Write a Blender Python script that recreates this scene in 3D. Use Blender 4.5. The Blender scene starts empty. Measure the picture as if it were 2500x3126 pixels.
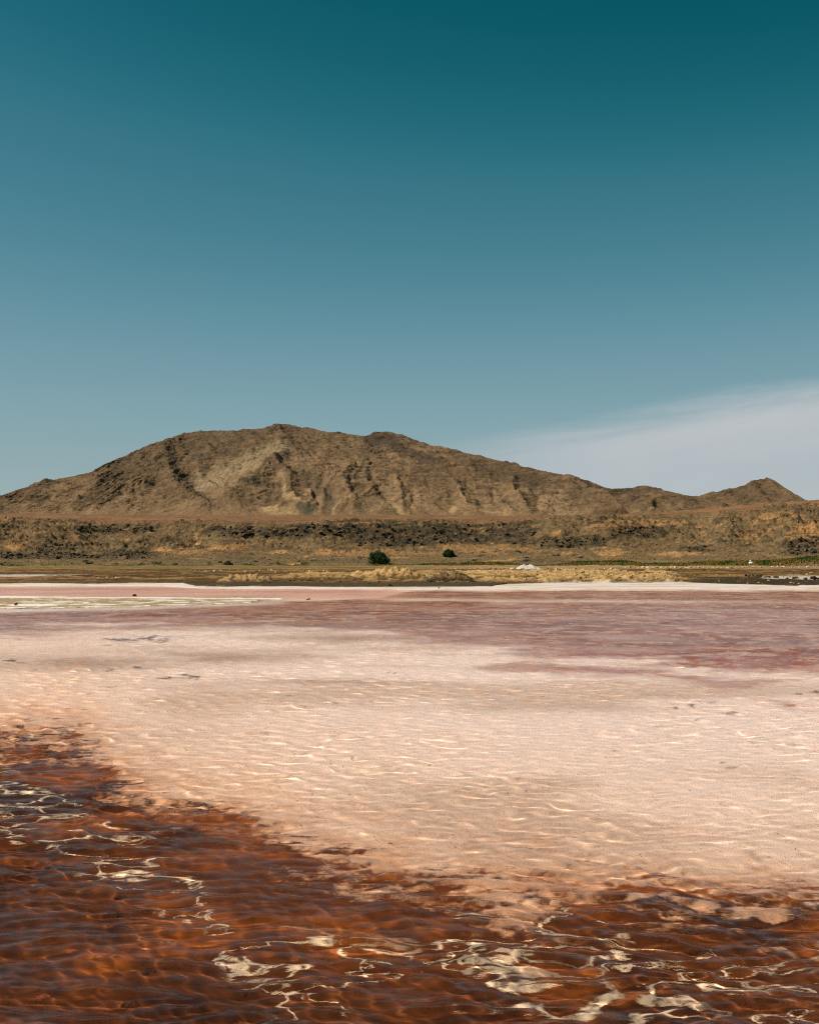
import bpy, bmesh, math, random
import numpy as np
from mathutils import Vector, Matrix

# ------------------------------------------------------------------ camera, sky, sun, exposure
sc = bpy.context.scene
F, HOR, EYE = 3682.0, 1693.0, 2.5          # focal length (px of the 2500 px photo), horizon row, eye height (m)
cam_d = bpy.data.cameras.new('camera'); cam = bpy.data.objects.new('camera', cam_d)
sc.collection.objects.link(cam); sc.camera = cam
cam.location = (0, 0, EYE); cam.rotation_euler = (math.pi / 2, 0, 0)
cam_d.sensor_fit = 'VERTICAL'; cam_d.sensor_height = 24.0
cam_d.lens = 24.0 * F / 3126.0
cam_d.shift_y = HOR / 3126.0 - 0.5
cam_d.clip_start = 0.1; cam_d.clip_end = 20000

SUN_EL, SUN_AZ = math.radians(50), math.radians(-97)     # azimuth clockwise from the view direction (+Y)
world = bpy.data.worlds.new('World'); sc.world = world; world.use_nodes = True
wt = world.node_tree; wt.nodes.clear()
def wn(t, **k):
    n = wt.nodes.new(t)
    for a, v in k.items(): setattr(n, a, v)
    return n
sky = wn('ShaderNodeTexSky'); sky.sky_type = 'NISHITA'; sky.sun_disc = False
sky.sun_elevation = SUN_EL; sky.sun_rotation = SUN_AZ
sky.air_density = 0.6; sky.dust_density = 0.0; sky.ozone_density = 6.0
bg = wn('ShaderNodeBackground'); bg.inputs['Strength'].default_value = 0.1
wo = wn('ShaderNodeOutputWorld')
def wmath(op, a, b=None, clamp=False):
    n = wn('ShaderNodeMath', operation=op); n.use_clamp = clamp
    for i, v in enumerate((a, b)):
        if v is None: continue
        if isinstance(v, (int, float)): n.inputs[i].default_value = v
        else: wt.links.new(v, n.inputs[i])
    return n.outputs[0]
def wscale(c, f):
    n = wn('ShaderNodeVectorMath', operation='SCALE'); wt.links.new(c, n.inputs[0]); n.inputs[3].default_value = f
    return n.outputs[0]
def wramp(x, lo, hi):
    n = wn('ShaderNodeMapRange', interpolation_type='SMOOTHSTEP'); wt.links.new(x, n.inputs[0])
    n.inputs[1].default_value = lo; n.inputs[2].default_value = hi
    return n.outputs[0]
# the film's teal rendering of blue, one curve per channel for the whole sky
cur = wn('ShaderNodeRGBCurve'); cm = cur.mapping
for ci, pts in enumerate((
        ((0, 0), (.055, .002), (.063, .005), (.084, .045), (.165, .205), (.254, .285), (.35, .33), (1, .5)),
        ((0, 0), (.09, .055), (.123, .100), (.165, .186), (.305, .350), (.434, .400), (.65, .45), (1, .5)),
        ((0, 0), (.2, .07), (.27, .134), (.352, .246), (.558, .402), (.687, .428), (1, .5)))):
    c = cm.curves[ci]
    c.points[0].location = pts[0]; c.points[1].location = pts[-1]
    for p in pts[1:-1]: c.points.new(*p)
cm.update()
wt.links.new(wscale(sky.outputs[0], 0.1), cur.inputs['Color'])
# thin high cloud bank low in the right of the sky, laid out by direction
geo = wn('ShaderNodeTexCoord'); sp = wn('ShaderNodeSeparateXYZ'); wt.links.new(geo.outputs['Generated'], sp.inputs[0])
yy = wmath('MAXIMUM', sp.outputs[1], 0.05)
cs, ce = wmath('DIVIDE', sp.outputs[0], yy), wmath('DIVIDE', sp.outputs[2], yy)
cv = wn('ShaderNodeCombineXYZ'); wt.links.new(wmath('MULTIPLY', cs, 5.0), cv.inputs[0])
wt.links.new(wmath('ADD', wmath('MULTIPLY', ce, 34.0), wmath('MULTIPLY', cs, -5.0)), cv.inputs[1])
nz = wn('ShaderNodeTexNoise'); nz.inputs['Scale'].default_value = 1.0; nz.inputs['Detail'].default_value = 5.0
nz.inputs['Roughness'].default_value = 0.55; nz.inputs['Distortion'].default_value = 0.6
wt.links.new(cv.outputs[0], nz.inputs['Vector'])
nz2 = wn('ShaderNodeTexNoise'); nz2.inputs['Scale'].default_value = 4.0; nz2.inputs['Detail'].default_value = 6.0; nz2.inputs['Roughness'].default_value = 0.6; nz2.inputs['Distortion'].default_value = 1.2
wt.links.new(cv.outputs[0], nz2.inputs['Vector'])
nzc = wmath('ADD', wmath('SUBTRACT', nz.outputs[0], 0.5), wmath('MULTIPLY', wmath('SUBTRACT', nz2.outputs[0], 0.5), 0.28))
edge = wmath('ADD', wmath('ADD', wmath('MULTIPLY', cs, 0.155), 0.094), wmath('MULTIPLY', nzc, 0.030))
below = wmath('SUBTRACT', edge, ce)
al = wmath('MULTIPLY', wramp(below, -0.004, 0.030), wramp(cs, -0.06, 0.19))
al = wmath('MULTIPLY', al, wmath('SUBTRACT', 1.0, wmath('MULTIPLY', wramp(below, 0.03, 0.10), 0.32)))
al = wmath('MULTIPLY', al, wmath('SUBTRACT', 1.0, wramp(cs, 0.9, 2.5)))
al = wmath('MULTIPLY', al, wmath('ADD', 0.88, wmath('MULTIPLY', nzc, 0.60)), clamp=True)
mixc = wn('ShaderNodeMix', data_type='RGBA'); wt.links.new(al, mixc.inputs[0])
wt.links.new(cur.outputs[0], mixc.inputs[6]); mixc.inputs[7].default_value = (.505, .535, .560, 1)
wt.links.new(wscale(mixc.outputs[2], 9.2), bg.inputs[0]); wt.links.new(bg.outputs[0], wo.inputs[0])

sun_d = bpy.data.lights.new('sun', 'SUN'); sun = bpy.data.objects.new('sun', sun_d); sc.collection.objects.link(sun)
sun_d.energy = 5.0; sun_d.angle = math.radians(0.53); sun_d.color = (1.0, 0.93, 0.82)
to_sun = Vector((math.sin(SUN_AZ) * math.cos(SUN_EL), math.cos(SUN_AZ) * math.cos(SUN_EL), math.sin(SUN_EL)))
sun.rotation_euler = to_sun.to_track_quat('Z', 'Y').to_euler(); sun.location = to_sun * 50
sun_d.cycles.is_caustics_light = True
sc.view_settings.view_transform = 'Standard'; sc.view_settings.look = 'None'
sc.view_settings.exposure = 0.13; sc.view_settings.gamma = 1.0
cy = sc.cycles
cy.max_bounces = 14; cy.transmission_bounces = 8; cy.glossy_bounces = 8; cy.diffuse_bounces = 7; cy.transparent_max_bounces = 8
cy.caustics_reflective = True; cy.caustics_refractive = True; cy.sample_clamp_indirect = 4.0
cy.use_denoising = False; cy.use_adaptive_sampling = False      # a little sensor grain, as in the photograph
sc.render.filter_size = 1.15; cy.filter_width = 1.15

# ------------------------------------------------------------------ helpers
rng = np.random.default_rng(7); random.seed(7)
_perm = np.random.default_rng(11).permutation(4096).astype(np.int64)
_ang = np.random.default_rng(12).random(4096) * 2 * np.pi
_gx, _gy = np.cos(_ang), np.sin(_ang)
def perlin(x, y):
    xi = np.floor(x).astype(np.int64); yi = np.floor(y).astype(np.int64)
    xf, yf = x - xi, y - yi
    u = xf * xf * xf * (xf * (xf * 6 - 15) + 10); v = yf * yf * yf * (yf * (yf * 6 - 15) + 10)
    def g(i, j, dx, dy):
        h = _perm[(_perm[i & 4095] + j) & 4095]
        return _gx[h] * dx + _gy[h] * dy
    a = g(xi, yi, xf, yf); b = g(xi + 1, yi, xf - 1, yf); c = g(xi, yi + 1, xf, yf - 1); d = g(xi + 1, yi + 1, xf - 1, yf - 1)
    return ((a + u * (b - a)) * (1 - v) + (c + u * (d - c)) * v) * 1.5
def fbm(x, y, o=5, gain=0.5, lac=2.03):
    s = np.zeros_like(x); a = 1.0; f = 1.0
    for k in range(o):
        s += a * perlin(x * f + 17.3 * k, y * f - 9.1 * k); a *= gain; f *= lac
    return s
def ridged(x, y, o=4, gain=0.5):
    s = np.zeros_like(x); a = 1.0; f = 1.0
    for k in range(o):
        s += a * (1 - 2 * np.abs(perlin(x * f + 31.7 * k, y * f + 5.3 * k))); a *= gain; f *= 2.1
    return s
def sst(x, a, b):
    t = np.clip((x - a) / (b - a), 0, 1); return t * t * (3 - 2 * t)
def lin(r, g, b):
    c = np.array([r, g, b]) / 255.0
    return np.where(c < .04045, c / 12.92, ((c + .055) / 1.055) ** 2.4)
def interp(x, pts):
    p = np.array(pts, float); return np.interp(x, p[:, 0], p[:, 1])
def mixc_(c, col, m):
    return c + (np.asarray(col) - c) * m[..., None]
# survey helpers: bearing of a photo column, elevation of a photo row, range of a row on flat ground
def B(u): return (u - 1250.0) / F
def E(v): return (HOR - v) / F
def R(v, z=0.0): return (EYE - z) * F / (v - HOR)
def at(u, v, z=0.0):
    y = R(v, z); return (B(u) * y, y, z)
def segdist(U, V, pts):
    d = np.full(U.shape, 1e9); side = np.zeros(U.shape); tt = np.zeros(U.shape); n = len(pts) - 1
    for i in range(n):
        (x0, y0), (x1, y1) = pts[i], pts[i + 1]
        dx, dy = x1 - x0, y1 - y0; L = dx * dx + dy * dy
        t = np.clip(((U - x0) * dx + (V - y0) * dy) / L, 0, 1)
        ex, ey = U - x0 - t * dx, V - y0 - t * dy
        dd = np.hypot(ex, ey); m = dd < d
        d = np.where(m, dd, d); side = np.where(m, np.sign(dx * ey - dy * ex), side); tt = np.where(m, (i + t) / n, tt)
    return d, side, tt

def link(o, parent=None):
    sc.collection.objects.link(o)
    if parent is not None: o.parent = parent
    return o
def grid_obj(name, X, Y, Z, mat, attrs=None):
    nr, nc = X.shape
    me = bpy.data.meshes.new(name)
    co = np.stack([X, Y, Z], -1).reshape(-1, 3).astype(np.float32)
    i = np.arange(nr * nc).reshape(nr, nc)
    q = np.stack([i[:-1, :-1], i[:-1, 1:], i[1:, 1:], i[1:, :-1]], -1).reshape(-1, 4).astype(np.int32)
    me.vertices.add(len(co)); me.vertices.foreach_set('co', co.ravel())
    me.loops.add(q.size); me.loops.foreach_set('vertex_index', q.ravel())
    me.polygons.add(len(q)); me.polygons.foreach_set('loop_start', (np.arange(len(q)) * 4).astype(np.int32))
    me.polygons.foreach_set('use_smooth', np.ones(len(q), dtype=bool))
    me.update(calc_edges=True)
    for k, a in (attrs or {}).items():
        if a.ndim == 3:
            at_ = me.attributes.new(k, 'FLOAT_COLOR', 'POINT')
            c4 = np.ones((nr * nc, 4), np.float32); c4[:, :3] = a.reshape(-1, 3); at_.data.foreach_set('color', c4.ravel())
        else:
            at_ = me.attributes.new(k, 'FLOAT', 'POINT'); at_.data.foreach_set('value', a.ravel().astype(np.float32))
    me.materials.append(mat)
    return link(bpy.data.objects.new(name, me))
def struct(o): o['kind'] = 'structure'; return o
def tag(o, label, cat, group=None):
    o['label'] = label; o['category'] = cat
    if group: o['group'] = group
    return o

class NT:
    def __init__(s, name):
        s.m = bpy.data.materials.new(name); s.m.use_nodes = True; s.t = s.m.node_tree; s.t.nodes.clear()
        s.out = s.n('ShaderNodeOutputMaterial')
    def n(s, t, **k):
        n = s.t.nodes.new(t)
        for a, v in k.items(): setattr(n, a, v)
        return n
    def put(s, sock, v):
        if isinstance(v, bpy.types.NodeSocket): s.t.links.new(v, sock)
        elif v is not None: sock.default_value = v
    def math(s, op, a, b=None, clamp=False):
        n = s.n('ShaderNodeMath', operation=op); n.use_clamp = clamp; s.put(n.inputs[0], a); s.put(n.inputs[1], b); return n.outputs[0]
    def ramp(s, x, lo, hi, a=0.0, b=1.0):
        n = s.n('ShaderNodeMapRange', interpolation_type='SMOOTHSTEP'); s.put(n.inputs[0], x)
        for i, v in enumerate((lo, hi, a, b)): s.put(n.inputs[i + 1], v)
        return n.outputs[0]
    def mix(s, f, a, b, mode='MIX'):
        n = s.n('ShaderNodeMix', data_type='RGBA', blend_type=mode); s.put(n.inputs[0], f)
        for i, v in ((6, a), (7, b)):
            s.put(n.inputs[i], v if isinstance(v, bpy.types.NodeSocket) else (*v, 1.0))
        return n.outputs[2]
    def noise(s, scale, detail=4, rough=0.5, dist=0.0, vec=None):
        n = s.n('ShaderNodeTexNoise'); n.inputs['Scale'].default_value = scale; n.inputs['Detail'].default_value = detail
        n.inputs['Roughness'].default_value = rough; n.inputs['Distortion'].default_value = dist
        s.put(n.inputs['Vector'], vec if vec is not None else s.pos()); return n.outputs[0]
    def pos(s):
        if not hasattr(s, '_p'): s._p = s.n('ShaderNodeNewGeometry').outputs['Position']
        return s._p
    def attr(s, name, fac=False):
        n = s.n('ShaderNodeAttribute'); n.attribute_name = name; return n.outputs['Fac' if fac else 'Color']
    def bump(s, h, dist, strength=1.0):
        n = s.n('ShaderNodeBump'); n.inputs['Distance'].default_value = dist; n.inputs['Strength'].default_value = strength
        s.put(n.inputs['Height'], h); return n.outputs[0]
    def diffuse(s, col, normal=None, rough=0.9, spec=0.2):
        p = s.n('ShaderNodeBsdfPrincipled'); s.put(p.inputs['Base Color'], col if isinstance(col, bpy.types.NodeSocket) else (*col, 1.0))
        p.inputs['Roughness'].default_value = rough; p.inputs['Specular IOR Level'].default_value = spec
        s.put(p.inputs['Normal'], normal); s.t.links.new(p.outputs[0], s.out.inputs[0]); return s.m
def earth_mat(name, scale, bump_d, var=0.35, attr=True, base=None, spec=0.1, land=0.86, speck=0.4):
    t = NT(name)
    n1 = t.noise(scale, 8, 0.62); n2 = t.noise(scale * 0.13, 5, 0.55)
    c = t.attr('col') if attr else base
    f = t.math('MULTIPLY_ADD', n1, 4 * var); f.node.inputs[2].default_value = land - 2 * var
    f = t.math('MULTIPLY', f, t.ramp(t.noise(scale * 2.3, 4, 0.6), 0.56, 0.66, 1.0, 1 - speck)); f = t.math('MAXIMUM', f, 0.15)
    g = t.math('MULTIPLY_ADD', n2, var); g.node.inputs[2].default_value = 1 - var / 2
    k = t.math('MULTIPLY', f, g)
    cc = t.n('ShaderNodeCombineColor')
    for i in range(3): t.t.links.new(k, cc.inputs[i])
    col = t.mix(1.0, c, cc.outputs[0], 'MULTIPLY')
    return t.diffuse(col, t.bump(n1, bump_d), 0.95, spec)

# bearings: dense across the picture, coarse beyond it
def bearings(n, lim=0.37, far=0.62, nf=40):
    a = np.linspace(-lim, lim, n)
    s = lim + (far - lim) * (np.linspace(0, 1, nf + 1)[1:] ** 1.3)
    return np.concatenate([-s[::-1], a, s])

# ------------------------------------------------------------------ base ground to the horizon
m_ground = earth_mat('dry_earth', 0.02, 0.3, 0.3, attr=False, base=(0.16, 0.10, 0.055))
gx = np.array([-9000, -3000, -1000, 0, 1000, 3000, 9000.0]); GX, GY = np.meshgrid(gx, gx)
struct(grid_obj('ground', GX, GY + 2000, np.full(GX.shape, -1.2), m_ground))

# ------------------------------------------------------------------ mountain
SIL = [(d[0] * 1.4501, d[1] * 1.4499) for d in (
    (-900, 1120), (-600, 1104), (-300, 1084), (-120, 1062), (0, 1046), (40, 1031), (120, 1010), (190, 996), (250, 966), (310, 941), (360, 922), (385, 914),
    (410, 909), (450, 907), (500, 908), (540, 906), (562, 900), (580, 896), (600, 897), (650, 902), (690, 912), (720, 913), (750, 917), (772, 919),
    (790, 912), (805, 909), (820, 910), (850, 918), (880, 929), (920, 942), (950, 947), (1000, 959), (1050, 970), (1100, 985), (1130, 989), (1150, 994),
    (1200, 1005), (1240, 1014), (1270, 1026), (1285, 1029), (1330, 1028), (1345, 1023), (1370, 1026), (1400, 1034), (1440, 1043), (1470, 1046),
    (1520, 1062), (1580, 1074), (1700, 1090), (2100, 1110), (2700, 1120))]
SIL2 = [(d[0] * 1.4501, d[1] * 1.4499) for d in (
    (1200, 1098), (1400, 1070), (1440, 1054), (1475, 1045), (1500, 1039), (1550, 1026), (1580, 1018), (1597, 1011), (1612, 1008), (1630, 1013),
    (1660, 1033), (1690, 1052), (1720, 1064), (1800, 1085), (2000, 1110))]
def hill(name, sil, yf, foot_row, tanf, n_col, n_row, lines, mat, seed, paint=None, fine=1.0, s_rng=None, strat=True):
    s = bearings(n_col) if s_rng is None else np.linspace(*s_rng, n_col)
    U = 1250 + F * s
    row = interp(U, sil)
    zf = EYE + E(foot_row) * yf
    k = np.maximum(E(row), E(foot_row) + 0.002)
    yc = (yf + (EYE - zf) / tanf) / (1 - k / tanf)
    zc = EYE + k * yc
    tf = np.linspace(0, 1, n_row) ** 0.92
    tb = np.linspace(0, 1, 26)[1:]
    T = np.concatenate([tf, 1 + tb])[:, None] * np.ones_like(s)[None, :]
    S = np.ones_like(T) * s[None, :]
    W = np.maximum(yc - yf, 20)[None, :]
    Y = yf + np.where(T <= 1, T * W, W + (T - 1) * 600)
    p = np.where(T <= 1, 0.55 * T + 0.45 * T ** 1.55, 1 - sst(T, 1.0, 1.9) * 1.02)
    p = np.where(T <= 1, p + 0.10 * np.sin(np.pi * T) * (T - 0.35), p)
    Z = zf + (zc - zf)[None, :] * p
    X = S * Y
    V = HOR - F * (Z - EYE) / Y; UU = 1250 + F * S
    face = sst(T, 0.0, 0.10) * (1 - sst(T, 0.93, 1.0)) 
    wu = UU + 16 * fbm(X / 40 + seed, Y / 40, 5, 0.6); wv = V + 8 * fbm(X / 50 + seed + 9, Y / 50, 4)
    D = np.zeros_like(Z)
    for pts, amp, wid, kind in lines:
        d, side, tt = segdist(wu, wv, pts)
        taper = np.sin(np.pi * np.clip(tt, 0.02, 0.98)) ** 0.5
        if kind == 'v': D -= 0.32 * amp * np.exp(-(d / wid) ** 2) * (0.35 + 0.65 * taper)
        elif kind == 'r': D += 0.75 * amp * np.exp(-(d / wid) ** 1.6) * (0.35 + 0.65 * taper)
        elif kind == 'step':     # high on the left of the line, wall facing right
            D += amp * (np.where(side > 0, np.exp(-(d / (wid * 5)) ** 1.2), -np.exp(-(d / (wid * 6)) ** 1.2)) * np.clip(d / wid, 0, 1)) * taper
    hw = (zc - zf)[None, :] / 80.0
    # downslope gullies and spurs, bending a little
    gxw = X / 34 + 0.9 * fbm(X / 90 + 3 + seed, Y / 120, 3) + (T * 0.6)
    g = ridged(gxw, Y / 260 + seed, 4, 0.5)
    D += 2.5 * g * np.clip(hw, 0.15, 1) * (1 - 0.45 * T)
    D += 4.5 * fbm(X / 75 + seed, Y / 75 + 4, 4, 0.5) * np.clip(hw, 0.2, 1.1)
    Zs = Z + D * face
    # tilted beds standing out as ledges, parallel to the skyline
    if strat:
        sz = Zs - (zc - zf)[None, :] * 0.80 + 5 * fbm(X / 70 + 40, Y / 70, 4)
        led = np.zeros_like(Zs); bed_shade = np.zeros_like(Zs)
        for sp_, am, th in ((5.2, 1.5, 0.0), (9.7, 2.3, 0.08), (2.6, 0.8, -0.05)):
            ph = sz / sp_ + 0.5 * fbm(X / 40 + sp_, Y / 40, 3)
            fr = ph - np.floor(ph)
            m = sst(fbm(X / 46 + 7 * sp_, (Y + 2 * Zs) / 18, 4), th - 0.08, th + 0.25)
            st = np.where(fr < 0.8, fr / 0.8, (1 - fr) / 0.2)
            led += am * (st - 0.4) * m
            bed_shade = np.maximum(bed_shade, m * sst(fr, 0.78, 0.9))  # ledge undersides: basalt tone plus painted shade
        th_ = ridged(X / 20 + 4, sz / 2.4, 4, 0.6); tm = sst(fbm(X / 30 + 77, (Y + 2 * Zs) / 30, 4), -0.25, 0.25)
        led += 1.1 * np.maximum(0, th_ - 0.35) * tm; bed_shade = np.maximum(bed_shade, 0.75 * tm * sst(-th_, 0.0, 0.5))  # gaps between thin ledges darkened too, as painted shade
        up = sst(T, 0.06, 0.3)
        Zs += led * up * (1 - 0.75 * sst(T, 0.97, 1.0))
        bed_shade *= up
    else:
        bed_shade = np.zeros_like(Zs)
    Zs += sst(T, 0.03, 0.15) * (0.4 + 0.6 * np.clip(hw, 0, 1)) * fine * 0.55 * np.maximum(0, ridged(X / 7 + 11, (Y + 3 * Zs) / 4.5, 3, 0.55) - 0.5)
    near1 = np.exp(-((T - 1) / 0.06) ** 2)
    rough = fbm(X / 9 + 60, Y / 9, 5, 0.6)
    Zs += fine * (0.55 * rough + 0.9 * np.maximum(0, fbm(X / 16 + 5, Y / 16 + 8, 4) - 0.15)) * sst(T, 0.02, 0.1) * (0.4 + 0.6 * np.clip(hw, 0, 1))
    Zs += near1 * 1.3 * np.maximum(0, fbm(X / 12 + 81, Y / 30, 4) - 0.05) * np.clip(hw, 0, 1)
    # colours: sandy slopes, darker basalt beds and crest, ledge shade painted in, pale slab
    col = np.zeros(Zs.shape + (3,)) + lin(125, 100, 72)
    col = mixc_(col, lin(104, 82, 58), sst(fbm(X / 60 + 2, Y / 60, 5, 0.6), -0.25, 0.4) * 0.8)
    col = mixc_(col, lin(138, 111, 80), sst(fbm(X / 30 + 22, Y / 80, 4), 0.1, 0.5) * (1 - sst(T, 0.3, 0.7)) * 0.7)
    col = mixc_(col, lin(100, 81, 60), sst(T + 0.5 * fbm(X / 45 + 12, Y / 45, 5, 0.6), 0.45, 1.0) * 0.85)
    rocky = sst(fbm(X / 22 + 33, (Y + 3 * Zs) / 16, 5, 0.62), 0.12, 0.5) * sst(T, 0.1, 0.4)
    col = mixc_(col, lin(86, 71, 54), rocky * 0.75)
    col = mixc_(col, lin(72, 60, 46), np.clip(bed_shade, 0, 1) * 0.7)
    if paint is not None: col = paint(col, wu, wv, X, Y, Zs, T)
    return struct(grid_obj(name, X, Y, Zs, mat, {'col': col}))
m_rock = earth_mat('mountain_earth', 0.30, 1.6, 0.36, land=1.02, speck=0.28)  # tones lifted so the colour stands in for distance haze
LINES = [
    ([(505, 1345), (523, 1388), (533, 1427), (552, 1457), (582, 1482), (611, 1511), (640, 1560)], 2.2, 16, 'step'),
    ([(640, 1440), (600, 1480), (625, 1520), (650, 1560)], 6, 22, 'v'),
    ([(870, 1395), (838, 1432), (760, 1480), (700, 1515), (655, 1545)], 5, 16, 'r'),
    ([(838, 1432), (870, 1480), (900, 1530), (930, 1560)], 6, 16, 'r'),
    ([(950, 1470), (958, 1500), (968, 1550), (1012, 1572)], 8, 9, 'v'),
    ([(990, 1460), (985, 1500), (1010, 1545)], 4, 14, 'v'),
    ([(1060, 1430), (1050, 1500), (1080, 1560)], 6, 20, 'r'),
    ([(1125, 1455), (1135, 1480), (1155, 1506), (1194, 1541), (1244, 1568)], 7, 8, 'v'),
    ([(1200, 1460), (1210, 1510), (1235, 1550)], 4, 12, 'r'),
    ([(1244, 1505), (1256, 1530), (1268, 1556)], 4.5, 7, 'v'),
    ([(1370, 1465), (1395, 1510), (1450, 1555)], 6, 12, 'r'),
    ([(1416, 1478), (1440, 1508), (1466, 1531), (1530, 1560)], 5, 8, 'v'),
    ([(1500, 1490), (1510, 1530), (1545, 1560)], 4, 8, 'v'),
    ([(1560, 1470), (1580, 1520), (1620, 1560)], 5, 14, 'r'),
    ([(1640, 1490), (1645, 1540), (1680, 1570)], 4, 9, 'v'),
    ([(1800, 1490), (1832, 1515), (1880, 1548), (1930, 1580)], 8, 9, 'step'),
    ([(1935, 1575), (1985, 1555), (2010, 1530)], 4, 9, 'r'),
    ([(2060, 1540), (2080, 1560), (2090, 1580)], 3, 9, 'v'),
    ([(180, 1500), (150, 1530), (110, 1560)], 3, 10, 'v'),
    ([(400, 1465), (370, 1510), (300, 1555)], 4, 10, 'v'),
    ([(470, 1480), (430, 1520), (390, 1560)], 3.5, 9, 'v'),
    ([(330, 1440), (290, 1500), (220, 1555)], 3.5, 12, 'r'),
]
def paint_m(c, U, V, X, Y, Z, T):
    n = fbm(X / 14 + 71, Y / 14, 4)
    # pale bedded slab in the amphitheatre
    d, _, _ = segdist(U, V, [(600, 1470), (680, 1455), (760, 1430), (850, 1395)])
    strip = 0.55 + 0.45 * np.sin((V + 0.28 * U) * 0.9 + 3 * n)
    c = mixc_(c, lin(146, 124, 95), sst(d + 9 * n, 42, 12) * (0.35 + 0.6 * strip))
    d, _, _ = segdist(U, V, [(690, 1500), (760, 1480)])
    c = mixc_(c, lin(130, 108, 80), sst(d + 9 * n, 26, 8) * (0.3 + 0.5 * strip))
    # shade of the right-facing ravine wall, painted into the rock colour
    d, _, _ = segdist(U, V, [(523, 1388), (540, 1440), (585, 1485), (630, 1545)])
    c = mixc_(c, lin(68, 58, 46), sst(d + 9 * n, 28, 5) * 0.55)
    d, _, _ = segdist(U, V, [(965, 1490), (990, 1520), (1000, 1550)])  # darker patch in the hollow of the second ravine
    c = mixc_(c, lin(84, 72, 54), sst(d + 7 * n, 26, 8) * 0.8)
    # dark basalt on the second summit and along the right crest
    d, _, _ = segdist(U, V, [(1130, 1345), (1190, 1345), (1270, 1400), (1340, 1420)])
    c = mixc_(c, lin(66, 56, 46), sst(d + 12 * n, 24, 4) * 0.8)
    d, _, _ = segdist(U, V, [(1400, 1400), (1520, 1450), (1640, 1480)])
    c = mixc_(c, lin(80, 66, 50), sst(d + 12 * n, 26, 4) * 0.7)
    d, _, _ = segdist(U, V, [(1750, 1455), (1835, 1488)])
    c = mixc_(c, lin(58, 50, 42), sst(d + 5 * n, 8, 2) * 0.8)
    # pale sand fans at the foot and wash lines
    for pts, w in (([(845, 1470), (870, 1520), (930, 1555)], 5), ([(1395, 1500), (1440, 1545), (1540, 1568)], 6), ([(1180, 1540), (1250, 1568)], 4),
                   ([(1010, 1575), (1060, 1545)], 3), ([(1400, 1550), (1380, 1565)], 9), ([(1960, 1575), (1990, 1560)], 4), ([(820, 1558), (900, 1566)], 7)):
        d, _, _ = segdist(U, V, pts); c = mixc_(c, lin(158, 130, 92), sst(d + 2 * n, w * 1.8, w * 0.4) * 0.75)
    d, _, _ = segdist(U, V, [(920, 1562), (945, 1566)]); c = mixc_(c, lin(85, 76, 58), sst(d + 2 * n, 12, 4))
    return c
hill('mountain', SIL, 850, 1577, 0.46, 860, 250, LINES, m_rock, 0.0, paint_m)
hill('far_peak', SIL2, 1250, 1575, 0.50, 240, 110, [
    ([(2290, 1475), (2300, 1510), (2330, 1550)], 7, 12, 'r'), ([(2180, 1525), (2230, 1545), (2260, 1570)], 5, 14, 'v'),
    ([(2385, 1490), (2390, 1530)], 5, 10, 'v'), ([(2350, 1475), (2420, 1520)], 4, 9, 'r')], m_rock, 5.0, fine=1.2, s_rng=(0.0, 0.62))

# outcrops on the crater wall: photo columns and rows they span, boulders, sizes, label
OUT = [
    ((0, 110, 1690, 1706), 16, (.7, 1.3), 'dark basalt outcrop low on the crater wall at the far left'),
    ((110, 260, 1688, 1706), 18, (.6, 1.3), 'dark blocky outcrop low on the left wall, second from the left edge'),
    ((255, 335, 1694, 1704), 10, (.5, 1.0), 'small dark outcrop low on the wall between two larger left outcrops'),
    ((345, 455, 1682, 1706), 20, (.6, 1.4), 'tall dark outcrop ending the low rock line on the left wall'),
    ((120, 230, 1660, 1680), 14, (.5, 1.0), 'brown dark outcrop under a pale track on the left wall'),
    ((235, 470, 1603, 1626), 28, (.6, 1.2), 'broken dark ledge just under the rim on the left'),
    ((640, 900, 1612, 1640), 36, (.7, 1.3), 'long black ledge under the rim, left of the large bush'),
    ((900, 1080, 1604, 1636), 26, (.7, 1.3), 'black rock band under the rim above and left of the large bush'),
    ((1080, 1320, 1602, 1668), 34, (.6, 1.3), 'rough dark cliff directly above the large green bush'),
    ((1320, 1640, 1600, 1660), 38, (.6, 1.3), 'dark broken cliff band above the small green bush'),
    ((1650, 1860, 1640, 1672), 24, (.6, 1.2), 'lower dark ledge right of the small bush'),
    ((1860, 2010, 1612, 1640), 18, (.6, 1.2), 'dark ledge under the rim right of centre'),
    ((2090, 2170, 1668, 1684), 8, (.5, 1.0), 'small grey outcrop in the middle of the right slope'),
    ((2395, 2500, 1640, 1692), 30, (.8, 1.6), 'big dark outcrop low on the wall at the right edge'),
]
# ------------------------------------------------------------------ crater wall and the plateau behind it
s = bearings(860); U1 = 1250 + F * s
FOOT_Y = interp(U1, [(-1500, 205), (0, 212), (900, 216), (1700, 213), (2500, 205), (4000, 195)])
rim_row = interp(U1, [(-1500, 1585), (0, 1592), (250, 1598), (700, 1606), (1000, 1601), (1300, 1590), (1700, 1594), (1900, 1590), (2100, 1575), (2300, 1562), (2500, 1548), (3200, 1520), (4000, 1510)])
wob = perlin(s * 14 + 3, s * 0 + 1.5) * 6 + perlin(s * 40, s * 0 + 8.5) * 2.5
RIM_Y = FOOT_Y + 46 + wob
RIM_Z = EYE + E(rim_row) * RIM_Y
BACK_Y = 900.0
back_row = interp(U1, [(-1500, 1560), (0, 1572), (600, 1577), (1300, 1580), (1800, 1580), (2000, 1578), (2150, 1562), (2300, 1548), (2500, 1533), (3200, 1505), (4000, 1500)])
tw = np.linspace(0, 1, 150); tp = np.linspace(0, 1, 90)[1:] ** 1.4
T = np.concatenate([tw, 1 + tp])[:, None] * np.ones_like(s)[None, :]; S = np.ones_like(T) * s[None, :]
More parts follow.
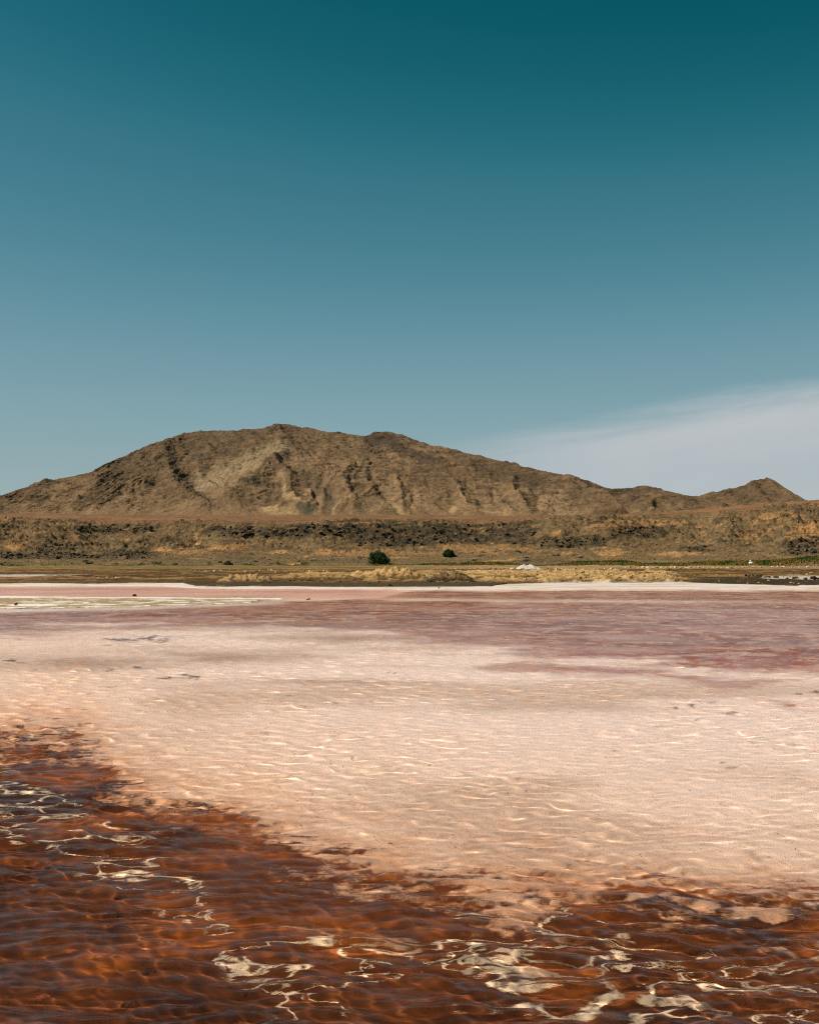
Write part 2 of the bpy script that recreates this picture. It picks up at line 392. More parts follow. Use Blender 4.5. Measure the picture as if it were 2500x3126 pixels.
Yb = np.where(T <= 1, FOOT_Y + T * (RIM_Y - FOOT_Y), RIM_Y + (T - 1) * (BACK_Y - RIM_Y))
Xb = S * Yb
n0 = fbm(Xb / 26 + 4, Yb / 26, 4)
prof = 0.60 * T ** 1.25 + 0.40 * sst(T + 0.12 * n0, 0.55, 0.95) * T
Zw = 0.35 + (RIM_Z - 0.35) * prof
back_z = EYE + E(back_row) * BACK_Y
Zp = RIM_Z + (back_z - RIM_Z) * np.clip(T - 1, 0, 1) ** 0.92
Z = np.where(T <= 1, Zw, Zp)
on = np.clip(T, 0, 1)
band = np.exp(-((T - 0.82 - 0.10 * n0) / 0.17) ** 2)               # rocky band under the rim
UU = 1250 + F * S
lowband = np.exp(-((T - 0.50 - 0.05 * n0) / 0.07) ** 2) * (sst(UU, 520, 380) + sst(UU, 2380, 2450))
rk = np.maximum(0, fbm(Xb / 2.3, (Yb + 2.0 * Z) / 3.2, 5, 0.62) + 0.10)
blk = np.maximum(0, ridged(Xb / 7 + 3, (Yb + 2 * Z) / 6 + 2, 4, 0.55) - 0.55)
gul = ridged(Xb / 19 + 0.5 * n0 + 5, Yb / 70 + 2, 3, 0.5)
wallm = sst(T, 0.02, 0.2) * (1 - sst(T, 1.0, 1.05))
Z = Z + wallm * (band * (0.55 * rk + 0.20 * blk) + lowband * (0.6 * rk + 0.4) + 0.5 * gul * T + 0.5 * n0 + 0.16 * fbm(Xb / 1.1, Yb / 1.1, 4, 0.62) * (0.5 + T))
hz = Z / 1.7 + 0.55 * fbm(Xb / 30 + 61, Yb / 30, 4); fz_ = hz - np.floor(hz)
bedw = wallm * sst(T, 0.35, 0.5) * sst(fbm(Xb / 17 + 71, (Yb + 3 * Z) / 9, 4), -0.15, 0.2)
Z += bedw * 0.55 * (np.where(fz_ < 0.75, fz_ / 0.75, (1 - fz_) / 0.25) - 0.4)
# low terraces on the plateau
pl = sst(T, 1.0, 1.04)
terr = Yb / 46 + 0.9 * fbm(Xb / 120 + 8, Yb / 120, 4)
fr = terr - np.floor(terr)
Z += pl * (1.0 * (np.where(fr < 0.85, fr / 0.85, (1 - fr) / 0.15) - 0.4) * (0.5 + 0.5 * sst(fbm(Xb / 60 + 1, Yb / 30, 3), -0.2, 0.3)) + 0.9 * fbm(Xb / 30, Yb / 30, 5, 0.55))
# colours
col = np.zeros(Z.shape + (3,)) + lin(114, 92, 63)
n1 = fbm(Xb / 8 + 50, (Yb + 2 * Z) / 8, 5, 0.6); n2 = fbm(Xb / 20 + 91, (Yb + 2 * Z) / 16, 4)
col = mixc_(col, lin(128, 105, 72), sst(n1, 0.0, 0.5) * 0.7)
col = mixc_(col, lin(92, 80, 60), sst(n2, 0.0, 0.4) * (1 - 0.5 * on) * 0.6)
rocks = np.clip(band * sst(rk, 0.18, 0.5) + lowband * sst(rk, 0.05, 0.35), 0, 1) * (0.35 + 0.65 * sst(n2 + 0.3 * sst(UU, 600, 900) * (1 - sst(UU, 1500, 1900)), -0.2, 0.25))
col = mixc_(col, lin(58, 50, 39), rocks * 0.85)
orange = sst(n2 - 0.4 * n1, 0.22, 0.5) * sst(T, 0.3, 0.5) * (1 - sst(T, 0.9, 1.0)) * (1 - rocks)
col = mixc_(col, lin(176, 128, 78), orange * 0.5)
for (u, v0, w) in ((500, 0.62, 50), (660, 0.60, 35), (850, 0.55, 30), (1000, 0.56, 40), (2480, 0.72, 70), (1880, 0.45, 60), (2060, 0.36, 60), (40, 0.62, 30)):
    m = np.exp(-((UU - u) / w) ** 2 - ((T - v0) / 0.10) ** 2)
    col = mixc_(col, lin(184, 136, 84), sst(m + 0.5 * n1, 0.35, 0.8) * 0.75)
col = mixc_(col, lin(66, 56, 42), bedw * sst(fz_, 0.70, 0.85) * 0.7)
WR = HOR - F * (Z - EYE) / Yb
nu, nv = fbm(Xb / 5 + 3, Yb / 5, 4), fbm(Xb / 3 + 13, (Yb + 2 * Z) / 3, 4)
for (u0, u1, v0, v1), _, _, _ in OUT:
    m = sst(UU + 40 * nu, u0 - 30, u0 + 20) * sst(UU + 40 * nu, u1 + 30, u1 - 20) * sst(WR + 9 * nv, v0 - 7, v0 + 4) * sst(WR + 9 * nv, v1 + 7, v1 - 4)
    col = mixc_(col, lin(60, 52, 40), np.clip(m * (0.75 + 0.8 * nv), 0, 0.95))
top = sst(T + 0.06 * n1, 0.97, 1.02)
pcol = np.zeros(Z.shape + (3,)) + lin(128, 93, 63)
pcol = mixc_(pcol, lin(118, 88, 60), sst(fbm(Xb / 40 + 14, Yb / 25, 4), -0.1, 0.4) * 0.8)
pcol = mixc_(pcol, lin(146, 106, 72), sst(fbm(Xb / 70 + 24, Yb / 18, 4), 0.15, 0.5) * 0.8)
pcol = mixc_(pcol, lin(80, 62, 46), sst(fr, 0.84, 0.9) * 0.6)
col = mixc_(col, pcol, top)
# scrubby foot, greener on the left
gr = (1 - sst(T, 0.0, 0.16 + 0.08 * n2)) * (0.25 + 0.55 * sst(UU, 1100, 300))
col = mixc_(col, lin(100, 96, 52), np.clip(gr, 0, 1))
m_wall = earth_mat('crater_wall_earth', 1.3, 0.45, 0.46, land=0.95, speck=0.5)
wall = struct(grid_obj('crater_wall', Xb, Yb, Z, m_wall, {'col': col}))
WALL = (s, T, Xb, Yb, Z)
def wall_at(u, t):
    j = int(np.argmin(np.abs(s - B(u)))); i = int(np.argmin(np.abs(T[:, j] - t)))
    return Vector((Xb[i, j], Yb[i, j], Z[i, j]))

# ------------------------------------------------------------------ mud flats between pond and crater wall
s2 = bearings(860)
rows = np.exp(np.linspace(math.log(R(1799)), math.log(232), 190))
S, Y = np.meshgrid(s2, rows); X = S * Y
U = 1250 + F * S; V = HOR + F * EYE / Y
nA = fbm(X / 6 + 3, Y / 6, 5, 0.55); nB = fbm(X / 22 + 31, Y / 9, 4); nC = fbm(X / 1.6, Y / 1.6, 4, 0.6)
SHORE_V = [(-2000, 1784), (0, 1784), (300, 1783), (560, 1782), (600, 1793), (1200, 1794), (1500, 1792), (1550, 1784), (1700, 1781), (2090, 1780), (2130, 1783), (2250, 1786), (2420, 1790), (2500, 1790), (4500, 1790)]
dsh = interp(U, SHORE_V) - V + 1.6 * nA                    # rows landward of the mud's edge
land = sst(dsh, -0.5, 0.8)
Zf = -0.40 + 0.49 * land + 0.20 * sst(dsh, 2, 30) + land * (0.10 * np.maximum(nA, -0.2) + 0.05 * nC)
col = np.zeros(X.shape + (3,)) + lin(84, 62, 36)
col = mixc_(col, lin(104, 72, 34), sst(nB, 0.0, 0.4) * 0.8)
col = mixc_(col, lin(62, 48, 30), sst(fbm(X / 30 + 9, Y / 7 + 3, 4), 0.0, 0.35) * 0.8)
stripe = fbm(X / 60 + 5, Y / 4.5 + 0.02 * X, 4)
col = mixc_(col, lin(158, 122, 70), sst(stripe + 0.3 * nC, 0.12, 0.34) * sst(V, 1784, 1772) * 0.8)
col = mixc_(col, lin(112, 76, 30), sst(stripe, -0.25, -0.6) * 0.8)
# tan rubble bank
rub = sst(U + 60 * nA, 1250, 1500) * (1 - sst(U + 80 * nA, 2000, 2120)) * sst(V + 3 * nA, 1752, 1757) * (1 - sst(V + 3 * nA, 1780, 1786))
rub = np.maximum(rub, 0.8 * sst(U + 60 * nA, 780, 1000) * (1 - sst(U, 1300, 1450)) * sst(V + 3 * nA, 1758, 1764) * (1 - sst(V + 3 * nA, 1778, 1786)))
col = mixc_(col, lin(196, 158, 104), np.clip(rub * (0.55 + 0.9 * nC + 0.4 * nA), 0, 1))
Zf += rub * (0.16 + 0.22 * np.maximum(nC, 0) + 0.15 * np.maximum(nA, 0))
# dark mud spit on the right, dark shore in the middle
spit = sst(U, 2080, 2180) * sst(V + 2 * nA, 1768, 1773)
col = mixc_(col, lin(58, 48, 32), np.clip(spit, 0, 1) * 0.85); Zf += spit * land * 0.10 * np.maximum(nA, 0)
midd = sst(U, 560, 640) * (1 - sst(U, 1480, 1540)) * sst(V + 2 * nA, 1781, 1785)
col = mixc_(col, lin(74, 62, 42), midd * 0.85)
ledge = sst(U, 620, 1000) * (1 - sst(U, 1400, 1500))
# salt pans lying in the flats: left strip, right strip
def pan(u0, u1, v0, v1, soft=1.2):
    return sst(U + 12 * nA, u0 - 20, u0 + 20) * (1 - sst(U + 12 * nA, u1 - 60, u1 + 60)) * sst(V + 0.8 * nA, v0 - soft, v0 + soft * .3) * (1 - sst(V + 0.8 * nA, v1 - soft * .3, v1 + soft))
p1 = pan(-900, 250, 1760.5, 1763.5); p2 = pan(2330, 3600, 1765, 1776) ; p3 = pan(-900, 100, 1764, 1768)
for p_, c_ in ((p1, lin(196, 180, 168)), (p3, lin(190, 150, 140)), (p2, lin(196, 180, 168))):
    col = mixc_(col, c_, p_ * 0.95); Zf = Zf * (1 - p_) + 0.16 * p_
# pale road along the foot of the wall, then sand
road = sst(V, 1745, 1741) * sst(V, 1731, 1734)
col = mixc_(col, lin(168, 138, 98), road * (0.35 + 0.5 * sst(U, 1000, 1500)) * (0.8 + 0.4 * nA))
col = mixc_(col, lin(120, 112, 58), sst(V, 1740, 1737) * sst(U, 1500, 900) * 0.7)
Zf = np.where(V < 1742, Zf + 0.25 * sst(V, 1742, 1736), Zf)
col = mixc_(col, lin(202, 188, 178), 1 - land)
m_flat = earth_mat('flats_earth', 2.2, 0.08, 0.35)
struct(grid_obj('mud_flats', X, Y, Zf, m_flat, {'col': col}))
FL = (s2, rows, Zf)
def flat_z(x, y):
    j = int(np.argmin(np.abs(FL[0] - x / y))); i = int(np.argmin(np.abs(FL[1] - y))); return float(FL[2][i, j])
def on_flat(u, v):
    x, y, _ = at(u, v); return Vector((x, y, flat_z(x, y)))

# ------------------------------------------------------------------ salt pond bed
s3 = bearings(640, 0.40, 0.75, 30)
rows = np.exp(np.linspace(math.log(4.2), math.log(R(1779.5)), 620))
S, Y = np.meshgrid(s3, rows); X = S * Y
U = 1250 + F * S; V = HOR + F * EYE / Y
n1 = fbm(X / 1.1, Y / 1.1, 5, 0.55); n2 = fbm(X / 3.5 + 20, Y / 3.5, 5, 0.55); n3 = fbm(X / 9 + 40, Y / 6, 4); n4 = fbm(X / 0.45 + 7, Y / 0.45, 4, 0.55)
vw = (V - HOR) / 100.0                                     # how tall a metre of noise shows at this range
Vn = V + vw * (6 * n1 + 5 * n2)
# near margin of the brown mat
bd = interp(U + 30 * n2, [(-1500, 2300), (0, 2286), (240, 2282), (300, 2330), (380, 2400), (520, 2470), (700, 2520), (850, 2575), (1000, 2615), (1250, 2665), (1400, 2700), (1600, 2725), (1850, 2740), (2000, 2765), (2200, 2795), (2500, 2835), (4000, 2900)])
brown = sst(Vn - bd, -230, 190)
tran = 0.45 * sst(Vn - bd, -620, -150) + 0.55 * sst(Vn - bd, -280, 30)
salt = lin(254, 229, 217)
col = np.zeros(X.shape + (3,)) + salt
col = mixc_(col, lin(250, 205, 168), tran * 0.95); col = mixc_(col, lin(206, 128, 74), sst(Vn - bd + 70 * n4, -190, 60) * 0.7)
# soft tan drifts on the salt
col = mixc_(col, lin(208, 172, 146), sst(n3 + 0.4 * n2, 0.05, 0.6) * 0.55)
for u, v, w, h_, a in ((420, 2010, 420, 26, .75), (1150, 1950, 330, 12, .5), (1000, 2080, 260, 10, .45), (520, 2090, 260, 22, .35), (1200, 2035, 120, 7, .6), (1180, 1900, 200, 16, .3), (300, 2230, 400, 40, .2), (1700, 2160, 350, 18, .3)):
    m = np.exp(-((U - u) / w) ** 2 - ((V - v) / h_) ** 2)
    col = mixc_(col, lin(188, 150, 126), np.clip(m * a * (1 + 0.9 * n2), 0, 1))
# red-brown algae belt far out, widening to the right
mb = interp(U + 40 * n3, [(-1500, 1938), (0, 1926), (500, 1912), (900, 1915), (1250, 1948), (1500, 1972), (1650, 1998), (1800, 2035), (2100, 2062), (2500, 2062), (4000, 2070)])
mt = interp(U, [(-1500, 1878), (0, 1868), (400, 1858), (700, 1846), (900, 1836), (1150, 1826), (1260, 1803), (4000, 1803)])
bw = interp(U, [(0, 22), (1000, 26), (1600, 44)])
belt = sst(V + vw * 0.55 * bw * n2, mb + bw, mb - bw) * sst(V + 3 * n2, mt - 3, mt + 5)
belt *= 1 - 0.75 * np.exp(-((V + 2 * n2 - interp(U, [(1000, 1828), (1500, 1833), (2200, 1837), (2500, 1840)])) / 5.0) ** 2) * sst(U, 1050, 1250) * (1 - 0.6 * sst(U, 1600, 2300))
bc = np.zeros(X.shape + (3,)) + lin(170, 108, 90)
bc = mixc_(bc, lin(146, 92, 80), sst(n3, -0.1, 0.4))
bc = mixc_(bc, lin(166, 74, 46), sst(V + 12 * n2, 1960, 2020) * 0.55)
bc = mixc_(bc, lin(214, 176, 150), sst(n1 + 0.5 * n2 + 0.4 * n4, 0.30, 0.6) * 0.75)
bc = mixc_(bc, lin(120, 60, 50), sst(-n1 + 0.5 * n4, 0.25, 0.6) * 0.6)
col = mixc_(col, bc, np.clip(belt * (0.92 + 0.25 * n2), 0, 1) * 0.95)
# dark scraps of mat lying on the salt
dark = np.zeros_like(X)
for u, v, w in ((470, 1950, 60), (390, 1955, 40), (330, 2045, 28), (450, 2042, 24), (330, 2092, 36), (525, 2070, 34), (590, 2066, 24), (735, 2112, 26), (40, 2018, 24), (1060, 2058, 12), (1195, 2051, 10),
                (2080, 2160, 22), (2110, 2152, 12), (2230, 2177, 22), (2262, 2181, 12), (2420, 2115, 18), (2480, 2112, 20), (2190, 2150, 12), (2330, 2160, 18), (2140, 2143, 8)):
    m = np.exp(-((U + 30 * n1 - u) / (w * 1.3)) ** 2 - ((V + 9 * n1 + 5 * n4 - v) / (w * 0.13 + 1.2)) ** 2)
    dark = np.maximum(dark, sst(m + 0.5 * n4 + 0.3 * n1, 0.45, 0.9))
col = mixc_(col, lin(88, 66, 58), dark * 0.8)
rust = np.exp(-((U - 2410) / 34) ** 2 - ((V - 2150) / 8) ** 2); col = mixc_(col, lin(176, 106, 72), sst(rust + .3 * n1, .4, .8) * .8)
# pink shallows, olive mud with salt crust, white shore at the far left and along the far edge
pink = (1 - sst(U + 30 * n3, 1150, 1300)) * sst(V, 1835, 1822) * sst(V, 1789, 1793)
col = mixc_(col, lin(224, 176, 164), pink * (0.75 + 0.3 * n3))
olv = (1 - sst(U + 40 * n2, 780, 850)) * sst(V + 2 * n2, 1822, 1826) * sst(V + 2 * n2, interp(U, [(0, 1860), (300, 1857), (830, 1840)]) + 2, interp(U, [(0, 1860), (300, 1857), (830, 1840)]) - 3)
crust = sst(n1 + 0.6 * n2 + 0.35 * perlin(X / 5, Y / 1.3), 0.12, 0.45)
col = mixc_(col, mixc_(np.zeros(X.shape + (3,)) + lin(150, 128, 94), lin(218, 204, 190), crust * 0.9), olv)
wp = np.exp(-((U - 95) / 75) ** 2 - ((V - 1848) / 4.0) ** 2); col = mixc_(col, lin(222, 206, 198), sst(wp, 0.3, 0.5) * 0.95)
rimw = np.exp(-((V - 1822 + 1.5 * n2 - interp(U, [(0, 0), (830, 6)])) / 2.2) ** 2) * (1 - sst(U, 850, 900)); col = mixc_(col, lin(224, 212, 202), np.clip(rimw, 0, 1) * 0.9)
lav = np.exp(-((V - interp(U, [(0, 1865), (400, 1858), (830, 1842)])) / 5) ** 2) * (1 - sst(U, 800, 900)); col = mixc_(col, lin(232, 214, 206), lav * 0.8)
shore = sst(V + 1.2 * n2, interp(U, [(-1500, 1788), (500, 1789), (620, 1797), (1250, 1800), (2000, 1798), (2500, 1801), (4000, 1801)]) + 1.2, interp(U, [(-1500, 1788), (500, 1789), (620, 1797), (1250, 1800), (2000, 1798), (2500, 1801), (4000, 1801)]) - 1.2)
col = mixc_(col, mixc_(np.zeros(X.shape + (3,)) + lin(204, 190, 180), lin(190, 170, 152), sst(n2, 0, .4)), shore)
# the brown mat itself
mat_c = np.zeros(X.shape + (3,)) + lin(108, 57, 25)
mat_c = mixc_(mat_c, lin(80, 42, 20), sst(n2, -0.1, 0.4))
mat_c = mixc_(mat_c, lin(150, 79, 28), sst(n1, 0.1, 0.6) * 0.8)
# depth: shallow over the salt, deeper over the mat and the algae belt
Zb = -0.125 - 0.075 * brown - 0.05 * belt - 0.02 * n2 - 0.006 * n1
Zb = np.where(pink > 0, Zb * (1 - 0.6 * pink), Zb)
Zb = Zb * (1 - olv) + olv * (0.012 + 0.02 * crust + 0.006 * n1)
Zb = Zb * (1 - rimw) + 0.03 * rimw
Zb = Zb * (1 - shore) + shore * (0.05 + 0.015 * n2)
crustm = np.zeros_like(X)
for pts, w in (([(40, 2440), (200, 2500), (330, 2570), (480, 2680), (620, 2790), (900, 2950), (1000, 3080)], 110), ([(900, 2840), (1150, 2890), (1000, 3040)], 90),
               ([(1380, 2830), (1560, 2880), (1520, 2980), (1640, 3060), (1850, 3090)], 90), ([(1700, 2800), (1950, 2900), (2030, 2990), (1900, 3040)], 100), ([(2200, 2940), (2420, 2980)], 80), ([(1260, 2950), (1420, 3000)], 60), ([(2350, 3090), (2600, 3126)], 60)):
    d, _, _ = segdist(U, V, pts); crustm = np.maximum(crustm, sst(d + 50 * n1, w * 1.25, w * 0.3))
crustm = np.maximum(crustm, 0.50 * sst(V, 2760, 2860) * sst(U, 500, 900))
t = NT('salt_bed'); br = t.attr('brown', True); cmk = t.attr('crust', True)
mpc = t.n('ShaderNodeMapping'); t.put(mpc.inputs['Vector'], t.pos()); mpc.inputs['Scale'].default_value = (0.62, 1.0, 1.0); mpc.inputs['Rotation'].default_value = (0, 0, 0.12)
f1 = t.noise(2.5, 5, 0.5, 0.7, mpc.outputs[0]); f2 = t.noise(0.8, 3, 0.5); f3 = t.noise(9.0, 6, 0.62)
line = t.math('ABSOLUTE', t.math('SUBTRACT', t.math('ADD', f1, t.math('MULTIPLY', t.math('SUBTRACT', f3, 0.5), 0.06)), 0.52))
wid = t.math('MULTIPLY', t.ramp(f2, 0.38, 0.68, 0.015, 0.048), t.math('ADD', 0.35, t.math('MULTIPLY', f3, 1.3)))
ring = t.math('SUBTRACT', 1.0, t.math('DIVIDE', line, wid))
ring = t.math('MULTIPLY', t.ramp(ring, 0.0, 0.95), t.ramp(f3, 0.33, 0.45))
ring = t.math('MULTIPLY', ring, t.ramp(t.math('ADD', cmk, t.math('MULTIPLY', t.math('SUBTRACT', f2, 0.5), 1.2)), 0.35, 0.75))
ring = t.math('MULTIPLY', ring, t.ramp(br, 0.1, 0.6), clamp=True)
fine = t.noise(38.0, 6, 0.6); k = t.math('MULTIPLY_ADD', fine, 0.30); k.node.inputs[2].default_value = 0.85
cc = t.n('ShaderNodeCombineColor')
for i in range(3): t.t.links.new(k, cc.inputs[i])
be = t.ramp(t.math('ADD', br, t.math('ADD', t.math('MULTIPLY', t.math('SUBTRACT', f3, 0.5), 1.1), t.math('MULTIPLY', t.math('SUBTRACT', f1, 0.5), 1.3))), 0.36, 0.68)
base = t.mix(be, t.attr('col'), t.attr('matc'))
base = t.mix(1.0, base, cc.outputs[0], 'MULTIPLY')
base = t.mix(ring, base, tuple(lin(250, 218, 182)))
t.diffuse(base, t.bump(f3, 0.018), 0.9, 0.15)
bed = struct(grid_obj('pond_bed', X, Y, Zb, t.m, {'col': col, 'brown': brown, 'crust': crustm, 'matc': mat_c}))
bed.cycles.is_caustics_receiver = True

# ------------------------------------------------------------------ brine with wind ripples
REFL = 0.42                                  # polarised view: the glare off the brine is cut down
s4 = bearings(660, 0.39, 0.8, 40)
rows = np.exp(np.linspace(math.log(4.2), math.log(R(1782)), 900))
S, Y = np.meshgrid(s4, rows); X = S * Y
wr = np.random.default_rng(5)
H = np.zeros_like(X)
wx = X + 0.10 * perlin(X / 0.9 + 3, Y / 0.9); wy = Y + 0.10 * perlin(X / 0.9 + 33, Y / 0.9 + 7)
dY = Y * math.log(rows[1] / rows[0])
for i in range(72):
    lam = 0.08 * (9.0 ** wr.random())
    th = math.radians(12) + wr.normal() * math.radians(29)
    kx, ky = math.sin(th) * 2 * math.pi / lam, math.cos(th) * 2 * math.pi / lam
    amp = 0.0040 * lam ** 0.95 * (1.3 if 0.20 < lam < 0.45 else 0.95)
    att = np.clip((lam / (2.6 * dY)) - 0.6, 0, 1)          # ripples finer than the mesh are left to the bump
    H += amp * att * np.sin(kx * wx + ky * wy + wr.random() * 6.283)
H *= 0.75 + 0.5 * sst(perlin(X / 4.0 + 9, Y / 4.0), -0.5, 0.5)
H *= 1 + 0.5 * sst(Y, 9, 20)
H = H + 9.0 * H * H
t = NT('brine')
mp = t.n('ShaderNodeMapping'); t.put(mp.inputs['Vector'], t.pos()); mp.inputs['Scale'].default_value = (0.55, 1.0, 1.0); mp.inputs['Rotation'].default_value = (0, 0, 0.15)
rip = t.noise(8.0, 5, 0.6, 0.5, mp.outputs[0])
nb = t.bump(rip, 0.0050, 1.0)
rf = t.n('ShaderNodeBsdfRefraction'); rf.inputs['IOR'].default_value = 1.34; rf.inputs['Roughness'].default_value = 0.0
rf.inputs['Color'].default_value = (1.0, 0.985, 0.965, 1)
gl = t.n('ShaderNodeBsdfGlossy'); gl.inputs['Roughness'].default_value = 0.02; gl.inputs['Color'].default_value = (1, 1, 1, 1)
lw = t.n('ShaderNodeLayerWeight'); lw.inputs['Blend'].default_value = 0.5
for n_ in (rf, gl, lw): t.t.links.new(nb, n_.inputs['Normal'])
fz = t.math('MULTIPLY_ADD', t.math('POWER', lw.outputs['Facing'], 5.0), 0.98 * REFL); fz.node.inputs[2].default_value = 0.02 * REFL
bf = t.n('ShaderNodeNewGeometry').outputs['Backfacing']      # total internal reflection under the surface
fz = t.math('MAXIMUM', fz, t.math('MULTIPLY', bf, t.ramp(lw.outputs['Facing'], 0.38, 0.54)))
mx = t.n('ShaderNodeMixShader'); t.put(mx.inputs[0], fz)
t.t.links.new(rf.outputs[0], mx.inputs[1]); t.t.links.new(gl.outputs[0], mx.inputs[2]); t.t.links.new(mx.outputs[0], t.out.inputs[0])
water = struct(grid_obj('water', X, Y, H, t.m))
water.cycles.is_caustics_caster = True

# ------------------------------------------------------------------ objects
def obj(name, me, mat=None, parent=None):
    if mat is not None: me.materials.clear(); me.materials.append(mat)
    return link(bpy.data.objects.new(name, me), parent)
def mesh(name, verts, faces, smooth=False):
    me = bpy.data.meshes.new(name); me.from_pydata([tuple(v) for v in verts], [], faces)
    if smooth: me.polygons.foreach_set('use_smooth', [True] * len(me.polygons))
    me.update(); return me
def rock_mesh(name, seed, n=13, sq=(1, 1, 1)):
    r = random.Random(seed); bm = bmesh.new()
    for k in range(n):
        a, z = r.random() * 6.283, r.uniform(-1, 1); q = math.sqrt(1 - z * z); d = r.uniform(0.78, 1.08)
        bm.verts.new((math.cos(a) * q * d * sq[0] * .5, math.sin(a) * q * d * sq[1] * .5, z * d * sq[2] * .5))
    res = bmesh.ops.convex_hull(bm, input=bm.verts)
    bmesh.ops.delete(bm, geom=[g for g in res['geom_interior'] if isinstance(g, bmesh.types.BMVert)], context='VERTS')
    me = bpy.data.meshes.new(name); bm.to_mesh(me); bm.free(); return me
def rock_mat(name, c1, c2, scale=3.0, bump_d=0.06, rough=0.95):
    t = NT(name); n = t.noise(scale, 6, 0.6); n2 = t.noise(scale * 4.1, 4, 0.6)
    rnd = t.n('ShaderNodeObjectInfo').outputs['Random']
    f = t.math('ADD', t.math('MULTIPLY', n, 0.8), t.math('MULTIPLY', rnd, 0.5))
    return t.diffuse(t.mix(t.ramp(f, 0.25, 0.85), tuple(c1), tuple(c2)), t.bump(n2, bump_d), rough, 0.15)
M_DARK = rock_mat('basalt', lin(48, 43, 35), lin(84, 73, 56))
M_BASALT = rock_mat('weathered_basalt', lin(54, 48, 38), lin(108, 88, 62), 1.2, 0.15)
M_PALE = rock_mat('salt_crusted_stone', lin(186, 154, 112), lin(214, 188, 150), 6)
M_TAN = rock_mat('tan_stone', lin(150, 116, 70), lin(206, 166, 110), 5)
M_SALT = rock_mat('heaped_salt', lin(166, 152, 142), lin(190, 178, 168), 3, 0.05)
ROCKS = [rock_mesh('rock', 100 + k, 13, ((1, .9, .8), (1.2, .8, .6), (.9, .8, 1.0), (1.3, 1.0, .55))[k % 4]) for k in range(8)]
rr = random.Random(3)
def put_rock(name, p, size, mat, sink=0.25, stretch=None, parent=None, seed=None):
    me = ROCKS[rr.randrange(8)]
    key = me.name + mat.name
    if key not in put_rock.cache:
        c = me.copy(); c.materials.append(mat); put_rock.cache[key] = c
    o = link(bpy.data.objects.new(name, put_rock.cache[key]), parent)
    sx, sy, sz = stretch or (rr.uniform(.85, 1.3), rr.uniform(.8, 1.1), rr.uniform(.7, 1.1))
    o.scale = (size * sx, size * sy, size * sz); o.rotation_euler = (rr.uniform(-.25, .25), rr.uniform(-.25, .25), rr.uniform(0, 6.28))
    o.location = p + Vector((0, 0, size * sz * (0.5 - sink) * 0.8)); return o
put_rock.cache = {}

wj_s, wj_T, WX, WY, WZ = WALL
WROW = HOR - F * (WZ - EYE) / WY
def wall_px(u, v):
    """the point of the crater wall at bearing u whose elevation is that of photo row v"""
    j = int(np.argmin(np.abs(wj_s - B(u)))); k = int(np.sum(wj_T[:, 0] <= 1.0))
    run = np.minimum.accumulate(WROW[:k, j]); i = int(np.argmax(run <= v)) if (run <= v).any() else k - 1
    return Vector((WX[i, j], WY[i, j], WZ[i, j]))

# rock outcrops on the crater wall: boulders are parts of the outcrop they belong to
for (u0, u1, v0, v1), n, (a, b), lab in OUT:
    root = bpy.data.objects.new('rock_outcrop', None); link(root); base = wall_px((u0 + u1) / 2, v1); root.location = base
    tag(root, lab, 'rock outcrop', 'rock outcrops on the crater wall'); root.empty_display_size = 0.5
    for k in range(int(n * 1.5)):
        f = rr.random()
        p = wall_px(u0 + (u1 - u0) * f, v0 + (v1 - v0) * rr.random() ** 0.8)
        o = put_rock('boulder', p - base, rr.uniform(a, b) * rr.uniform(.7, 1.1), M_BASALT if rr.random() < .45 else M_DARK, 0.35, parent=root)

# scree: far too many stones to count
def scatter(name, pts, sizes, mat, seed):
    r = np.random.default_rng(seed); V_, F_ = [], []; off = 0
    temps = []
    for k in range(6):
        me = rock_mesh('t', 500 + k, 8); v = np.array([x.co[:] for x in me.vertices]); f = [tuple(p.vertices) for p in me.polygons]; temps.append((v, f)); bpy.data.meshes.remove(me)
    for p, sz in zip(pts, sizes):
        v, f = temps[r.integers(6)]; a = r.random() * 6.283; c, s_ = math.cos(a), math.sin(a)
        q = v * np.array([sz, sz * r.uniform(.7, 1.1), sz * r.uniform(.5, .9)])
        q = np.stack([q[:, 0] * c - q[:, 1] * s_, q[:, 0] * s_ + q[:, 1] * c, q[:, 2]], -1) + np.array(p)
        V_.append(q); F_ += [tuple(i + off for i in t_) for t_ in f]; off += len(v)
    me = bpy.data.meshes.new(name); me.from_pydata(np.concatenate(V_).tolist(), [], F_); me.update()
    o = obj(name, me, mat); o['kind'] = 'stuff'; return o
r = np.random.default_rng(21); kmax = int(np.sum(wj_T[:, 0] <= 1.0)); pts, szs = [], []
dens = np.flatnonzero(np.abs(wj_s) < 0.4)
for k in range(7000):
    i = r.integers(3, kmax - 2); j = dens[r.integers(len(dens))]
    pts.append((WX[i, j] + r.uniform(-.1, .1), WY[i, j], WZ[i, j] + 0.03)); szs.append(0.18 + 0.5 * r.random() ** 3)
o = scatter('scree', pts, szs, rock_mat('scree_stone', lin(64, 56, 42), lin(146, 118, 80), 0.9, 0.1), 4)
o['label'] = 'loose brown stones strewn over the crater wall'; o['category'] = 'scree'
pts, szs = [], []
for k in range(5200):
    u = r.uniform(1330, 2080) if r.random() < .7 else r.uniform(820, 1400); v = r.uniform(1754, 1783)
    p = on_flat(u, v); pts.append((p.x + r.uniform(-.06, .06), p.y + r.uniform(-.2, .2), p.z + 0.02)); szs.append(0.07 + 0.26 * r.random() ** 2.5)
o = scatter('rubble', pts, szs, rock_mat('rubble_stone', lin(142, 108, 64), lin(222, 182, 124), 1.6, 0.04), 6)
o['label'] = 'tan stone rubble covering the bank behind the salt shore'; o['category'] = 'rubble'
pts, szs = [], []
